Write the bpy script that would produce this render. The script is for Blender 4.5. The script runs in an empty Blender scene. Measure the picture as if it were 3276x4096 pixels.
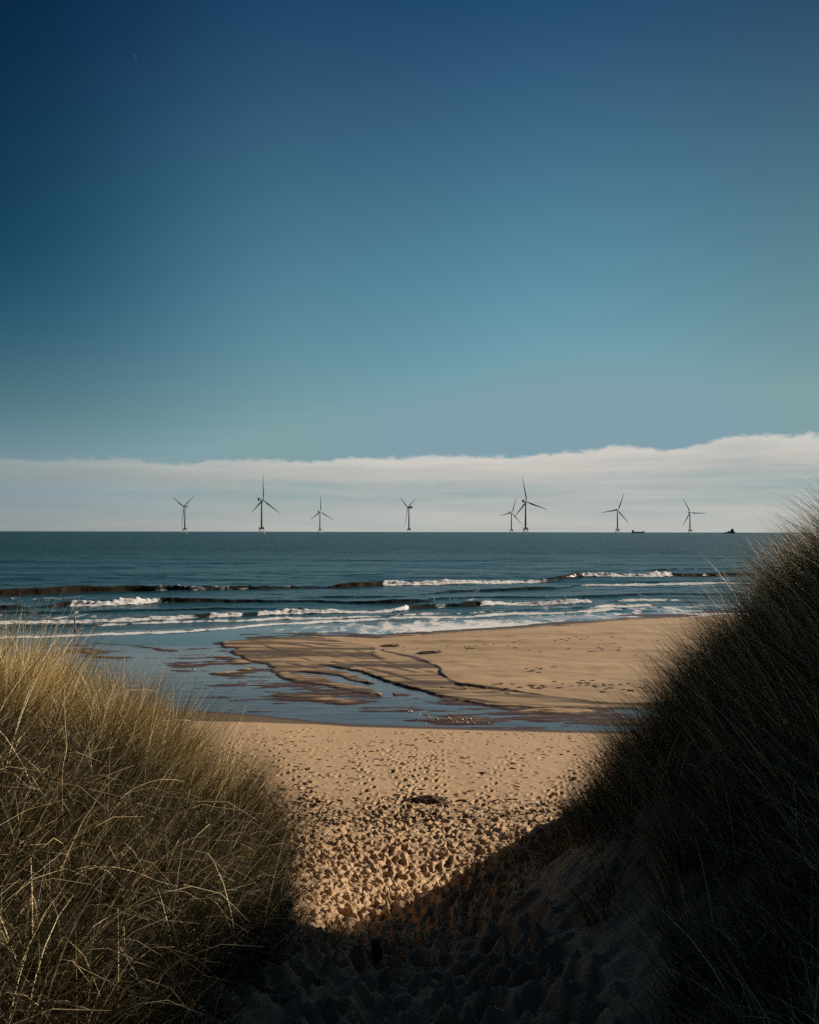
import bpy, bmesh, math, random
import numpy as np
from mathutils import Matrix, Vector

random.seed(7)
RNG = np.random.default_rng(11)
sc = bpy.context.scene
COL = sc.collection

# ------------------------------------------------------------------ constants
F = 3267.0            # focal length in photo pixels
CX, HY = 1638.0, 2127.5
CAMZ = 7.0
EXPO = 0.5
SUN_AZ = math.radians(60)      # to the right of +Y (view direction)
SUN_EL = math.radians(22.5)

# ------------------------------------------------------------------ helpers
def tag(o, label=None, cat=None, group=None, kind=None):
    if label: o['label'] = label
    if cat: o['category'] = cat
    if group: o['group'] = group
    if kind: o['kind'] = kind
    return o

PITCH = math.atan((HY - 2048) / F)
def ray(px, py):
    """direction through a photo pixel, scaled so that its Y part is 1"""
    u, v = (px - CX) / F, (2048 - py) / F
    y = math.cos(PITCH) - v * math.sin(PITCH); z = math.sin(PITCH) + v * math.cos(PITCH)
    return u / y, z / y
def ground_pt(px, py, z=0.0):
    a, b = ray(px, py); Y = (z - CAMZ) / b
    return a * Y, Y

def mesh_np(name, verts, faces, mat, smooth=True, attrs=None, parent=None):
    """verts Nx3, faces Mx4 or Mx3 int arrays."""
    me = bpy.data.meshes.new(name)
    verts = np.ascontiguousarray(verts, dtype=np.float32)
    faces = np.ascontiguousarray(faces, dtype=np.int32)
    n, k = faces.shape
    me.vertices.add(len(verts)); me.vertices.foreach_set('co', verts.ravel())
    me.loops.add(n * k); me.loops.foreach_set('vertex_index', faces.ravel())
    me.polygons.add(n)
    me.polygons.foreach_set('loop_start', np.arange(0, n * k, k, dtype=np.int32))
    me.polygons.foreach_set('loop_total', np.full(n, k, dtype=np.int32))
    me.update(calc_edges=True)
    me.polygons.foreach_set('use_smooth', np.full(n, smooth, dtype=bool))
    for an, av in (attrs or {}).items():
        av = np.asarray(av, dtype=np.float32)
        if av.ndim == 1:
            a = me.attributes.new(an, 'FLOAT', 'POINT'); a.data.foreach_set('value', av)
        else:
            a = me.attributes.new(an, 'FLOAT_COLOR', 'POINT')
            c = np.ones((len(av), 4), dtype=np.float32); c[:, :3] = av
            a.data.foreach_set('color', c.ravel())
    me.materials.append(mat)
    o = bpy.data.objects.new(name, me); COL.objects.link(o)
    if parent is not None: o.parent = parent
    return o

def bm_obj(name, bm, mat, parent=None, smooth=False):
    bmesh.ops.recalc_face_normals(bm, faces=bm.faces)
    me = bpy.data.meshes.new(name); bm.to_mesh(me); bm.free()
    me.materials.append(mat)
    if smooth:
        for p in me.polygons: p.use_smooth = True
    o = bpy.data.objects.new(name, me); COL.objects.link(o)
    if parent is not None: o.parent = parent
    return o

def empty(name, loc):
    o = bpy.data.objects.new(name, None); COL.objects.link(o); o.location = loc
    o.empty_display_size = 0.5
    return o

def bm_box(bm, c, s):
    r = bmesh.ops.create_cube(bm, size=1.0, matrix=Matrix.Translation(c) @ Matrix.Diagonal((s[0], s[1], s[2], 1)))
    return r['verts']

def bm_tube(bm, a, b, r0, r1=None, seg=10):
    a, b = Vector(a), Vector(b); r1 = r0 if r1 is None else r1
    d = b - a
    m = Matrix.Translation((a + b) / 2) @ d.to_track_quat('Z', 'Y').to_matrix().to_4x4()
    bmesh.ops.create_cone(bm, cap_ends=True, segments=seg, radius1=r0, radius2=r1, depth=d.length, matrix=m)

def bm_path(bm, pts, rads, seg=6):
    rings = []
    n = len(pts); pts = [Vector(p) for p in pts]
    for i in range(n):
        t = (pts[min(i + 1, n - 1)] - pts[max(i - 1, 0)]).normalized()
        q = t.to_track_quat('Z', 'Y')
        rings.append([bm.verts.new(pts[i] + q @ Vector((rads[i] * math.cos(2 * math.pi * k / seg), rads[i] * math.sin(2 * math.pi * k / seg), 0))) for k in range(seg)])
    for i in range(n - 1):
        for k in range(seg):
            bm.faces.new((rings[i][k], rings[i][(k + 1) % seg], rings[i + 1][(k + 1) % seg], rings[i + 1][k]))
    bm.faces.new(rings[0][::-1]); bm.faces.new(rings[-1])

# ---- numpy noise
def _hash(ix, iy, seed):
    h = (ix.astype(np.int64) * 374761393 + iy.astype(np.int64) * 668265263 + seed * 1442695041) & 0xFFFFFFFF
    h = ((h ^ (h >> 13)) * 1274126177) & 0xFFFFFFFF
    return ((h ^ (h >> 16)) & 0xFFFF) / 65535.0

def vnoise(x, y, seed=0):
    ix = np.floor(x); iy = np.floor(y)
    fx = x - ix; fy = y - iy
    fx = fx * fx * fx * (fx * (fx * 6 - 15) + 10); fy = fy * fy * fy * (fy * (fy * 6 - 15) + 10)
    ix = ix.astype(np.int64); iy = iy.astype(np.int64)
    a = _hash(ix, iy, seed); b = _hash(ix + 1, iy, seed); c = _hash(ix, iy + 1, seed); d = _hash(ix + 1, iy + 1, seed)
    return (a + (b - a) * fx) * (1 - fy) + (c + (d - c) * fx) * fy      # 0..1

def fbm(x, y, seed=0, octv=4, gain=0.5):
    s = np.zeros_like(x); amp = 1.0; tot = 0.0
    for i in range(octv):
        ca, sa = math.cos(0.6 * i + .3), math.sin(0.6 * i + .3)
        s = s + amp * (vnoise((x * ca - y * sa) * 2 ** i + 17.3 * i, (x * sa + y * ca) * 2 ** i + 5.1 * i, seed + i) - 0.5)
        tot += amp; amp *= gain
    return s / tot * 2       # about -1..1

def sstep(a, b, x):
    t = np.clip((x - a) / (b - a), 0, 1); return t * t * (3 - 2 * t)

def poly_sdf(x, y, poly):
    """signed distance, positive inside."""
    P = np.asarray(poly); n = len(P)
    d2 = np.full(x.shape, 1e18); inside = np.zeros(x.shape, bool)
    for i in range(n):
        x0, y0 = P[i]; x1, y1 = P[(i + 1) % n]
        ex, ey = x1 - x0, y1 - y0
        t = np.clip(((x - x0) * ex + (y - y0) * ey) / (ex * ex + ey * ey + 1e-12), 0, 1)
        d2 = np.minimum(d2, (x - x0 - t * ex) ** 2 + (y - y0 - t * ey) ** 2)
        c = (y0 > y) != (y1 > y)
        xi = x0 + (y - y0) / (y1 - y0 + 1e-12) * ex
        inside ^= c & (x < xi)
    return np.where(inside, 1, -1) * np.sqrt(d2)

def line_dist(x, y, pts):
    P = np.asarray(pts); d2 = np.full(x.shape, 1e18)
    for i in range(len(P) - 1):
        x0, y0 = P[i]; x1, y1 = P[i + 1]; ex, ey = x1 - x0, y1 - y0
        t = np.clip(((x - x0) * ex + (y - y0) * ey) / (ex * ex + ey * ey + 1e-12), 0, 1)
        d2 = np.minimum(d2, (x - x0 - t * ex) ** 2 + (y - y0 - t * ey) ** 2)
    return np.sqrt(d2)

# ------------------------------------------------------------------ materials
class NT:
    def __init__(self, name, world=False):
        if world:
            self.nt = world.node_tree
        else:
            self.m = bpy.data.materials.new(name); self.m.use_nodes = True; self.nt = self.m.node_tree
        self.nt.nodes.clear()
    def n(self, typ, **kw):
        nd = self.nt.nodes.new(typ)
        ins = kw.pop('i', {})
        for k, v in kw.items(): setattr(nd, k, v)
        for k, v in ins.items(): self.set(nd, k, v)
        return nd
    def set(self, nd, k, v):
        s = nd.inputs[k]
        if isinstance(v, bpy.types.NodeSocket): self.nt.links.new(v, s)
        else: s.default_value = v
    def math(self, op, a, b=0.0, c=0.0, clamp=False):
        nd = self.n('ShaderNodeMath', operation=op, use_clamp=clamp)
        self.set(nd, 0, a); self.set(nd, 1, b); self.set(nd, 2, c)
        return nd.outputs[0]
    def mix(self, f, a, b, blend='MIX'):
        nd = self.n('ShaderNodeMix', data_type='RGBA', blend_type=blend)
        self.set(nd, 0, f)
        for k, v in ((6, a), (7, b)):
            if not isinstance(v, bpy.types.NodeSocket) and len(v) == 3: v = (*v, 1)
            self.set(nd, k, v)
        return nd.outputs[2]
    def sstep(self, x, a, b):
        nd = self.n('ShaderNodeMapRange', interpolation_type='SMOOTHSTEP')
        self.set(nd, 0, x); self.set(nd, 1, a); self.set(nd, 2, b); self.set(nd, 3, 0.0); self.set(nd, 4, 1.0)
        return nd.outputs[0]
    def noise(self, vec, scale, detail=3.0, rough=0.5, dist=0.0):
        nd = self.n('ShaderNodeTexNoise'); self.set(nd, 'Vector', vec)
        nd.inputs['Scale'].default_value = scale; nd.inputs['Detail'].default_value = detail
        nd.inputs['Roughness'].default_value = rough; nd.inputs['Distortion'].default_value = dist
        return nd.outputs[0]
    def mapping(self, vec, scale=(1, 1, 1), rot=(0, 0, 0)):
        nd = self.n('ShaderNodeMapping'); self.set(nd, 'Vector', vec)
        nd.inputs['Scale'].default_value = scale; nd.inputs['Rotation'].default_value = rot
        return nd.outputs[0]
    def attr(self, name, out='Fac'):
        return self.n('ShaderNodeAttribute', attribute_name=name).outputs[out]
    def out(self, sh):
        o = self.n('ShaderNodeOutputMaterial'); self.nt.links.new(sh, o.inputs[0]); return self.m

def simple_mat(name, col, rough=0.6, var=0.15, scale=3.0, metallic=0.0):
    t = NT(name); tc = t.n('ShaderNodeTexCoord').outputs['Object']
    ns = t.noise(tc, scale, 4)
    c = t.mix(ns, tuple(max(0, v * (1 - var)) for v in col), tuple(min(1, v * (1 + var)) for v in col))
    b = t.n('ShaderNodeBsdfPrincipled', i={'Base Color': c, 'Roughness': rough, 'Metallic': metallic})
    return t.out(b.outputs[0])

def mat_sand():
    t = NT('sand'); pos = t.n('ShaderNodeNewGeometry').outputs['Position']
    wet = t.attr('wet'); litter = t.attr('litter')
    n1 = t.noise(pos, 0.5, 5); n2 = t.noise(pos, 9.0, 4); n3 = t.noise(pos, 220.0, 3, .7)
    dry = t.mix(n1, (.385, .262, .148), (.445, .310, .182))
    dry = t.mix(t.math('MULTIPLY', t.sstep(n2, .45, .75), .35), dry, (.36, .21, .12))
    dry = t.mix(t.math('MULTIPLY', t.sstep(n3, .35, .8), .30), dry, (.30, .18, .11))
    # scraps of dead grass and weed trodden into the sand
    dry = t.mix(t.math('MULTIPLY', litter, t.sstep(t.noise(t.mapping(pos, (18, 7, 18)), 1.0, 4, .7), .5, .66)), dry, (.09, .05, .03))
    dry = t.mix(t.math('MULTIPLY', t.attr('thatch'), t.sstep(t.noise(pos, 3.5, 5, .65), .16, .40)), dry, t.mix(n2, (.040, .029, .014), (.11, .075, .036)))
    wetc = t.mix(n1, (.060, .030, .025), (.088, .047, .035))
    wetc = t.mix(t.math('MULTIPLY', t.sstep(t.noise(t.mapping(pos, (.5, 3.2, 1), (0, 0, .12)), 1.6, 5, .65), .42, .66), .6), wetc, (.06, .034, .032))
    damp = t.mix(n2, (.088, .060, .032), (.135, .092, .050))
    col = t.mix(t.sstep(wet, .0, .55), dry, damp); col = t.mix(t.sstep(wet, .60, .86), col, wetc)
    rough = t.math('SUBTRACT', .95, t.math('MULTIPLY', wet, .45))
    bn = t.math('ADD', t.math('MULTIPLY', t.noise(pos, 60.0, 4, .65), .6), t.math('MULTIPLY', n3, .25))
    bump = t.n('ShaderNodeBump', i={'Height': bn, 'Distance': .012, 'Strength': t.math('SUBTRACT', .7, t.math('MULTIPLY', wet, .45))})
    b = t.n('ShaderNodeBsdfPrincipled', i={'Base Color': col, 'Roughness': rough, 'Normal': bump.outputs[0]})
    b.inputs['Specular IOR Level'].default_value = .25
    return t.out(b.outputs[0])

def mat_sea():
    t = NT('sea_water'); pos = t.n('ShaderNodeNewGeometry').outputs['Position']
    foam = t.attr('foam'); silt = t.attr('silt'); far = t.attr('far')
    p1 = t.mapping(pos, (.55, 1.6, 1)); p2 = t.mapping(pos, (1.6, 4.2, 1), (0, 0, .2)); p4 = t.mapping(pos, (.55, .20, 1.2), (0, 0, .10)); p3 = t.mapping(pos, (.05, .22, 1), (0, 0, -.05))
    h = t.math('ADD', t.math('MULTIPLY', t.noise(p1, 1.0, 5, .6), .30), t.math('MULTIPLY', t.noise(p2, 1.6, 4, .6), .09))
    h = t.math('ADD', h, t.math('MULTIPLY', t.noise(p3, 1.0, 4, .6), 1.1))
    bump = t.n('ShaderNodeBump', i={'Height': h, 'Distance': 1.0, 'Strength': t.math('ADD', .30, t.math('MULTIPLY', far, .5))})
    deep = t.mix(t.noise(t.mapping(pos, (.004, .03, 1)), 1.0, 5, .6), (.006, .034, .046), (.012, .046, .058))
    base = t.mix(silt, deep, (.030, .026, .016))
    w = t.n('ShaderNodeBsdfPrincipled', i={'Base Color': base, 'Normal': bump.outputs[0]})
    t.set(w, 'Roughness', t.math('ADD', .24, t.math('MULTIPLY', far, .12)))
    w.inputs['IOR'].default_value = 1.33
    t.set(w, 'Specular IOR Level', .34)
    # clear shallow water at the edge
    shallow = t.attr('shallow')
    tr = t.n('ShaderNodeBsdfTransparent'); tr.inputs[0].default_value = (.72, .72, .70, 1)
    gl = t.n('ShaderNodeBsdfGlossy', i={'Roughness': .08})
    gl.inputs['Color'].default_value = (1, 1, 1, 1)
    b2 = t.n('ShaderNodeBump', i={'Height': t.math('MULTIPLY', t.noise(p2, 1.6, 4, .6), .05), 'Distance': 1.0, 'Strength': .10})
    t.set(gl, 'Normal', b2.outputs[0])
    fr = t.n('ShaderNodeFresnel', i={'IOR': 1.9})
    m0 = t.n('ShaderNodeMixShader'); t.set(m0, 0, fr.outputs[0]); t.set(m0, 1, tr.outputs[0]); t.set(m0, 2, gl.outputs[0])
    m1 = t.n('ShaderNodeMixShader'); t.set(m1, 0, shallow); t.set(m1, 1, w.outputs[0]); t.set(m1, 2, m0.outputs[0])
    # foam
    fa = t.noise(t.mapping(pos, (1.0, 1.0, 3.0)), 2.6, 6, .72)
    fb_ = t.noise(p4, 1.6, 7, .70, .6)
    fmix = t.n('ShaderNodeMix', data_type='FLOAT'); t.set(fmix, 0, t.sstep(foam, .5, .85)); t.set(fmix, 2, fb_); t.set(fmix, 3, fa)
    fn = t.math('ADD', t.math('MULTIPLY', fmix.outputs[0], 1.3), t.math('SUBTRACT', foam, 1.14))
    fm = t.sstep(fn, .0, .22)
    fb = t.n('ShaderNodeBsdfDiffuse'); fb.inputs[0].default_value = (.74, .72, .70, 1)
    m2 = t.n('ShaderNodeMixShader'); t.set(m2, 0, t.math('MULTIPLY', fm, .92)); t.set(m2, 1, m1.outputs[0]); t.set(m2, 2, fb.outputs[0])
    return t.out(m2.outputs[0])

def mat_stream():
    t = NT('stream_water'); pos = t.n('ShaderNodeNewGeometry').outputs['Position']
    p1 = t.mapping(pos, (.9, 4.5, 1), (0, 0, -.12)); p2 = t.mapping(pos, (4, 11, 1), (0, 0, -.3))
    h = t.math('ADD', t.math('MULTIPLY', t.noise(p1, 1.0, 4, .6), .085), t.math('MULTIPLY', t.noise(p2, 1.0, 4, .6), .012))
    bump = t.n('ShaderNodeBump', i={'Height': h, 'Distance': 1.0, 'Strength': .14})
    tr = t.n('ShaderNodeBsdfTransparent'); tr.inputs[0].default_value = (.86, .82, .84, 1)
    gl = t.n('ShaderNodeBsdfGlossy', i={'Roughness': .07, 'Normal': bump.outputs[0]}); gl.inputs['Color'].default_value = (1, 1, 1, 1)
    fr = t.n('ShaderNodeFresnel', i={'IOR': 1.65, 'Normal': bump.outputs[0]})
    sd = t.n('ShaderNodeBsdfDiffuse'); t.set(sd, 0, t.mix(t.sstep(t.noise(t.mapping(pos, (.28, 3.4, 1), (0, 0, -.16)), 1.3, 6, .7), .36, .64), (.050, .029, .028), (.150, .108, .104)))
    tm = t.n('ShaderNodeMixShader', i={0: .68}); t.set(tm, 1, tr.outputs[0]); t.set(tm, 2, sd.outputs[0])
    m0 = t.n('ShaderNodeMixShader'); t.set(m0, 0, fr.outputs[0]); t.set(m0, 1, tm.outputs[0]); t.set(m0, 2, gl.outputs[0])
    return t.out(m0.outputs[0])

def mat_grass():
    t = NT('marram_grass'); c = t.attr('col', 'Color')
    d = t.n('ShaderNodeBsdfPrincipled', i={'Base Color': c, 'Roughness': .5}); d.inputs['Specular IOR Level'].default_value = .28
    tl = t.n('ShaderNodeBsdfTranslucent', i={'Color': c})
    m = t.n('ShaderNodeMixShader', i={0: .13}); t.set(m, 1, d.outputs[0]); t.set(m, 2, tl.outputs[0])
    return t.out(m.outputs[0])

M_SAND, M_SEA, M_STREAM, M_GRASS = mat_sand(), mat_sea(), mat_stream(), mat_grass()
M_PAINT = simple_mat('grey_paint', (.20, .23, .24), .5, .06, .1)
M_YELLOW = simple_mat('yellow_paint', (.30, .23, .08), .55, .2, .3)
M_STEEL = simple_mat('platform_steel', (.045, .05, .035), .6, .2, .5)
M_CREAM = simple_mat('cream_paint', (.55, .47, .27), .55, .12, .3)
M_HULL = simple_mat('hazed_red_hull', (.50, .31, .27), .6, .15, .05)  # red hull paint lightened to stand in for distance haze
M_DARKHULL = simple_mat('dark_hull', (.04, .055, .06), .6, .2, .05)
M_SUPER = simple_mat('ship_superstructure', (.5, .46, .45), .6, .15, .05)  # kept pale in place of haze, like the red hull
M_WEED = simple_mat('dry_seaweed', (.075, .037, .02), .8, .5, 9)
M_WOOD = simple_mat('weathered_wood', (.17, .085, .045), .85, .4, 14)
M_BLACKWOOD = simple_mat('black_wood', (.012, .011, .010), .8, .4, 14)  # one near-black base colour for the stump
M_FOAM = simple_mat('foam', (.7, .64, .5), .9, .1, 30)

# ------------------------------------------------------------------ terrain
CP = [ # path
 (0.1,-4,5.7),(0.1,0,5.4),(0.15,3,4.95),(-0.1,5,4.25),(-0.35,7,3.5),(-.35,8.5,2.95),(-.2,10.5,2.4),(0,13,1.85),(0,16,1.35),
 # right dune
 (1,0,5.9),(2,0,7.0),(3.5,0,8.4),(1.2,3,5.4),(2.2,3,6.3),(3.3,3,7.4),(5,3,8.2),(0.8,5,4.5),(1.6,5,5.1),(2.6,5,6.2),(3.6,5,7.0),(5,5,7.6),
 (.6,7,3.7),(1.5,7,4.4),(2.5,7,5.45),(3.5,7,6.4),(5,7,7),(0.1,8.3,3.12),(0.6,9,3.2),(1.3,8.6,3.55),(2.4,8.6,4.25),(3.4,8.6,5.3),(4.3,8.6,6.2),
 (1.1,9.6,3.3),(1.85,10.1,3.45),(2.85,10.4,3.75),(3.7,10.4,4.5),(4.7,10.5,5.35),(0.5,10.3,2.45),(1.3,11.0,2.45),(2.5,11.5,2.7),(5.5,10.5,6),(1.3,12,2.05),(2.3,12.5,2.3),(3.3,13,2.35),(4.6,13,3.1),(6,13,4.2),(3,16,1.7),(6,16,2.0),
 # left dune
 (-1,0,5.7),(-2.5,0,6.3),(-4,0,6.6),(-1,3,5.2),(-1.8,3,5.5),(-3,3,5.8),(-4.5,3,6.0),(-1,5,4.55),(-1.8,5,5.05),(-2.8,5,5.5),(-4,5,5.6),
 (-1.1,6.5,3.95),(-1.8,6.7,4.6),(-2.8,7,5.2),(-4,7,5.3),(-1.2,8,3.3),(-2,8.3,4.0),(-3,8.6,4.6),(-4.5,8.6,4.9),(-1.5,10,2.6),(-2.5,10.3,3.0),
 (-4,10.5,3.6),(-6,10.5,3.9),(-1.8,12.5,2.0),(-3.5,13,2.2),(-6,13,2.5),(-4,16,1.5),
 # surroundings
 (12,0,8.3),(12,8,7),(12,13,4.5),(-12,0,7),(-12,8,5.5),(-12,13,3),(0,-8,6.6),(6,-8,8.8),(-6,-8,7.6),(14,-8,8.5),(-14,-8,7.5),(12,17,2),(-12,17,1.6),
 (26,0,8),(26,10,6),(26,17,2),(-26,0,7),(-26,10,4.5),(-26,17,1.7),(26,-14,8),(-26,-14,7.5),(0,-14,7.5),(9,17,1.9),(-8,17,1.5)]
_cp = np.array(CP, dtype=float)
def _tps(r2): return np.where(r2 > 1e-12, 0.5 * r2 * np.log(np.maximum(r2, 1e-12)), 0.0)
def _fit():
    n = len(_cp); X = _cp[:, :2]
    K = _tps(((X[:, None] - X[None]) ** 2).sum(-1)) + np.eye(n) * 0.02
    P = np.c_[np.ones(n), X]
    A = np.zeros((n + 3, n + 3)); A[:n, :n] = K; A[:n, n:] = P; A[n:, :n] = P.T
    return np.linalg.solve(A, np.r_[_cp[:, 2], 0, 0, 0])
_w = _fit()
def tps_z(x, y):
    x = np.clip(x, -26, 26); y2 = np.clip(y, -14, 17.5)
    z = _w[-3] + _w[-2] * x + _w[-1] * y2
    for i in range(len(_cp)):
        z = z + _w[i] * _tps((x - _cp[i, 0]) ** 2 + (y2 - _cp[i, 1]) ** 2)
    return z

def ppoly(pts, z=0.3): return [ground_pt(a, b, z) for a, b in pts]
D1 = ppoly([(940,2545),(1000,2541),(1070,2541),(1100,2534),(1340,2531),(1500,2540),(1600,2531),(1800,2521),(2100,2501),(2500,2469),(2900,2446),(3600,2410),(4600,2410),(4600,2826),
   (2672,2826),(2500,2835),(2200,2838),(1950,2822),(1800,2800),(1745,2786),(1628,2750),(1536,2722),(1443,2682),(1310,2655),
   (1310,2661),(1420,2692),(1500,2735),(1536,2789),(1420,2769),(1303,2741),(1164,2728),(1110,2705),(1083,2692),(1094,2665),(990,2630),(915,2592),(940,2575),(890,2570),(880,2552)])
D3 = ppoly([(1180,2520),(1380,2556),(1500,2578),(1489,2612),(1547,2630),(1698,2641),(1762,2676),(1762,2702),(1837,2748),(1976,2766),(2208,2795),(2417,2821),(2672,2825),(4600,2825),(4600,2405),(2500,2450),(1800,2490),(1600,2495),(1300,2500)])
D4 = ppoly([(930,2510),(1010,2550),(1104,2585),(1164,2609),(1234,2632),(1310,2654),(1443,2681),(1536,2721),(1628,2749),(1745,2785),(1950,2812),(2200,2829),(2672,2829),(4600,2829),(4600,2400),(1500,2490),(1104,2490)])
CH2 = ppoly([(1199,2687),(1327,2700),(1360,2722),(1512,2748),(1570,2780)])
CH1 = ppoly([(1290,2652),(1330,2662),(1430,2690),(1530,2732),(1620,2765),(1740,2800)])
YN = np.array(ppoly([(-3500,2790),(816,2846),(1048,2862),(1280,2888),(1420,2898),(1860,2910),(2556,2926),(6500,2960)]))
YDRY = np.array(ppoly([(-3500,2870),(816,2914),(1164,2910),(1570,2904),(1860,2908),(2556,2924),(6500,2958)]))
YE = np.array([ground_pt(a, b, 0) for a, b in [(-6000,2640),(0,2590),(700,2562),(940,2540),(1100,2533),(1340,2530),(1500,2539),(1600,2531),(1800,2521),(2100,2501),(2500,2469),(2900,2446),(3600,2420),(7000,2380)]])

BARS = [([(420,2557),(560,2568),(700,2587),(840,2602),(910,2618),(965,2640)], .45, .045), ([(742,2650),(800,2648),(862,2640)], .9, .05), ([(745,2678),(850,2684),(950,2697)], .6, .045),
  ([(735,2722),(788,2722)], .45, .05), ([(985,2674),(1018,2656)], .3, .045), ([(270,2592),(330,2582),(386,2596)], .7, .06), ([(150,2600),(300,2607),(500,2618)], .4, .04),
  ([(1640,2850),(1750,2858),(1900,2868)], .55, .045), ([(1680,2884),(1800,2886),(1950,2893)], .4, .045), ([(1290,2806),(1410,2812)], .4, .04), ([(1000,2760),(1150,2785),(1300,2795)], .5, .022),
  ([(2050,2842),(2200,2846),(2350,2850)], .35, .045), ([(880,2556),(910,2566)], .5, .04)]
RILLS = [([(1560,2700),(1700,2738),(1850,2772),(2050,2796),(2300,2815),(2620,2829)], .13), ([(1620,2760),(1760,2788),(1950,2815),(2250,2836)], .15), ([(1330,2570),(1420,2590),(1480,2612),(1560,2650),(1660,2672),(1762,2702)], .22),
  ([(1180,2580),(1300,2610),(1420,2640),(1560,2665),(1700,2700)], .2), ([(1230,2560),(1380,2578),(1480,2586)], .28), ([(1110,2680),(1250,2692),(1400,2714)], .15), ([(1500,2590),(1640,2622),(1740,2660),(1762,2690)], .2),
  ([(1080,2560),(1200,2570),(1330,2590),(1450,2630)], .25), ([(1020,2610),(1130,2640),(1260,2668)], .2), ([(1330,2640),(1470,2668),(1600,2705),(1720,2750)], .18), ([(1780,2735),(1900,2772),(2100,2800),(2400,2824)], .12)]
def ws(y): return 0.30 * (1 - sstep(33, 50.5, y)) + 0.004

LEFT_Y, LEFT_X = [1.6, 3, 5, 7, 8.5, 10, 11.8], [-.85, -.8, -.85, -1.18, -1.62, -2.25, -3.4]
RIGHT_Y, RIGHT_X = [1.5, 3.5, 5, 7, 8.2, 9, 9.6, 10.1, 11, 12, 13.2], [.85, .95, 1.1, 1.4, 1.35, 1.15, 1.45, 2.35, 3.6, 4.5, 5.3]
def footprints():
    L = []
    for _ in range(1900):
        y = 6.2 + 11.6 * random.random() ** 0.9
        half = 0.9 + 0.42 * (y - 6) * (0.8 + .2 * random.random())
        x = -.25 + half * (2 * random.random() - 1)
        L.append((x, y, random.gauss(0, .6), .055 + .06 * random.random(), .03 + .022 * random.random(), .014 + .026 * random.random()))
    for k in range(16):                                       # walked trails
        x0 = random.uniform(-1.3, 1.1); x1 = random.uniform(-7, 7); side = 1
        y = 7.0 + random.random()
        while y < 24:
            tt = (y - 7) / 17; xx = x0 + (x1 - x0) * tt ** 1.3; side = -side
            L.append((xx + side * .10, y, math.atan2(x1 - x0, 17) + random.gauss(0, .12), .135, .055, .05 * (1 - .5 * tt)))
            y += random.uniform(.32, .42)
    for _ in range(650):
        y = 17 + 10.5 * random.random(); x = (random.random() - .5) * 1.1 * y
        L.append((x, y, random.gauss(.2, .9), .11 + .05 * random.random(), .05 + .03 * random.random(), .010 + .022 * random.random()))
    for _ in range(260):
        y = 3.0 + 4 * random.random(); x = (random.random() - .5) * 1.7
        L.append((x, y, random.gauss(0, .5), .12 + .05 * random.random(), .06 + .03 * random.random(), .03 + .03 * random.random()))
    return L
FOOT = footprints()

def terrain_rows():
    r = [-22, -18, -15, -13, -11, -9.5, -8, -7, -6, -5]
    def ext(end, step):
        y = r[-1]
        while y < end:
            y += step; r.append(y)
    ext(0, .25); ext(2, .1); ext(5, .05); ext(8, .032); ext(14, .020); ext(18, .030); ext(26, .06); ext(34, .065); ext(52, .10); ext(72, .25); ext(150, 3)
    return np.array(r)

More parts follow.
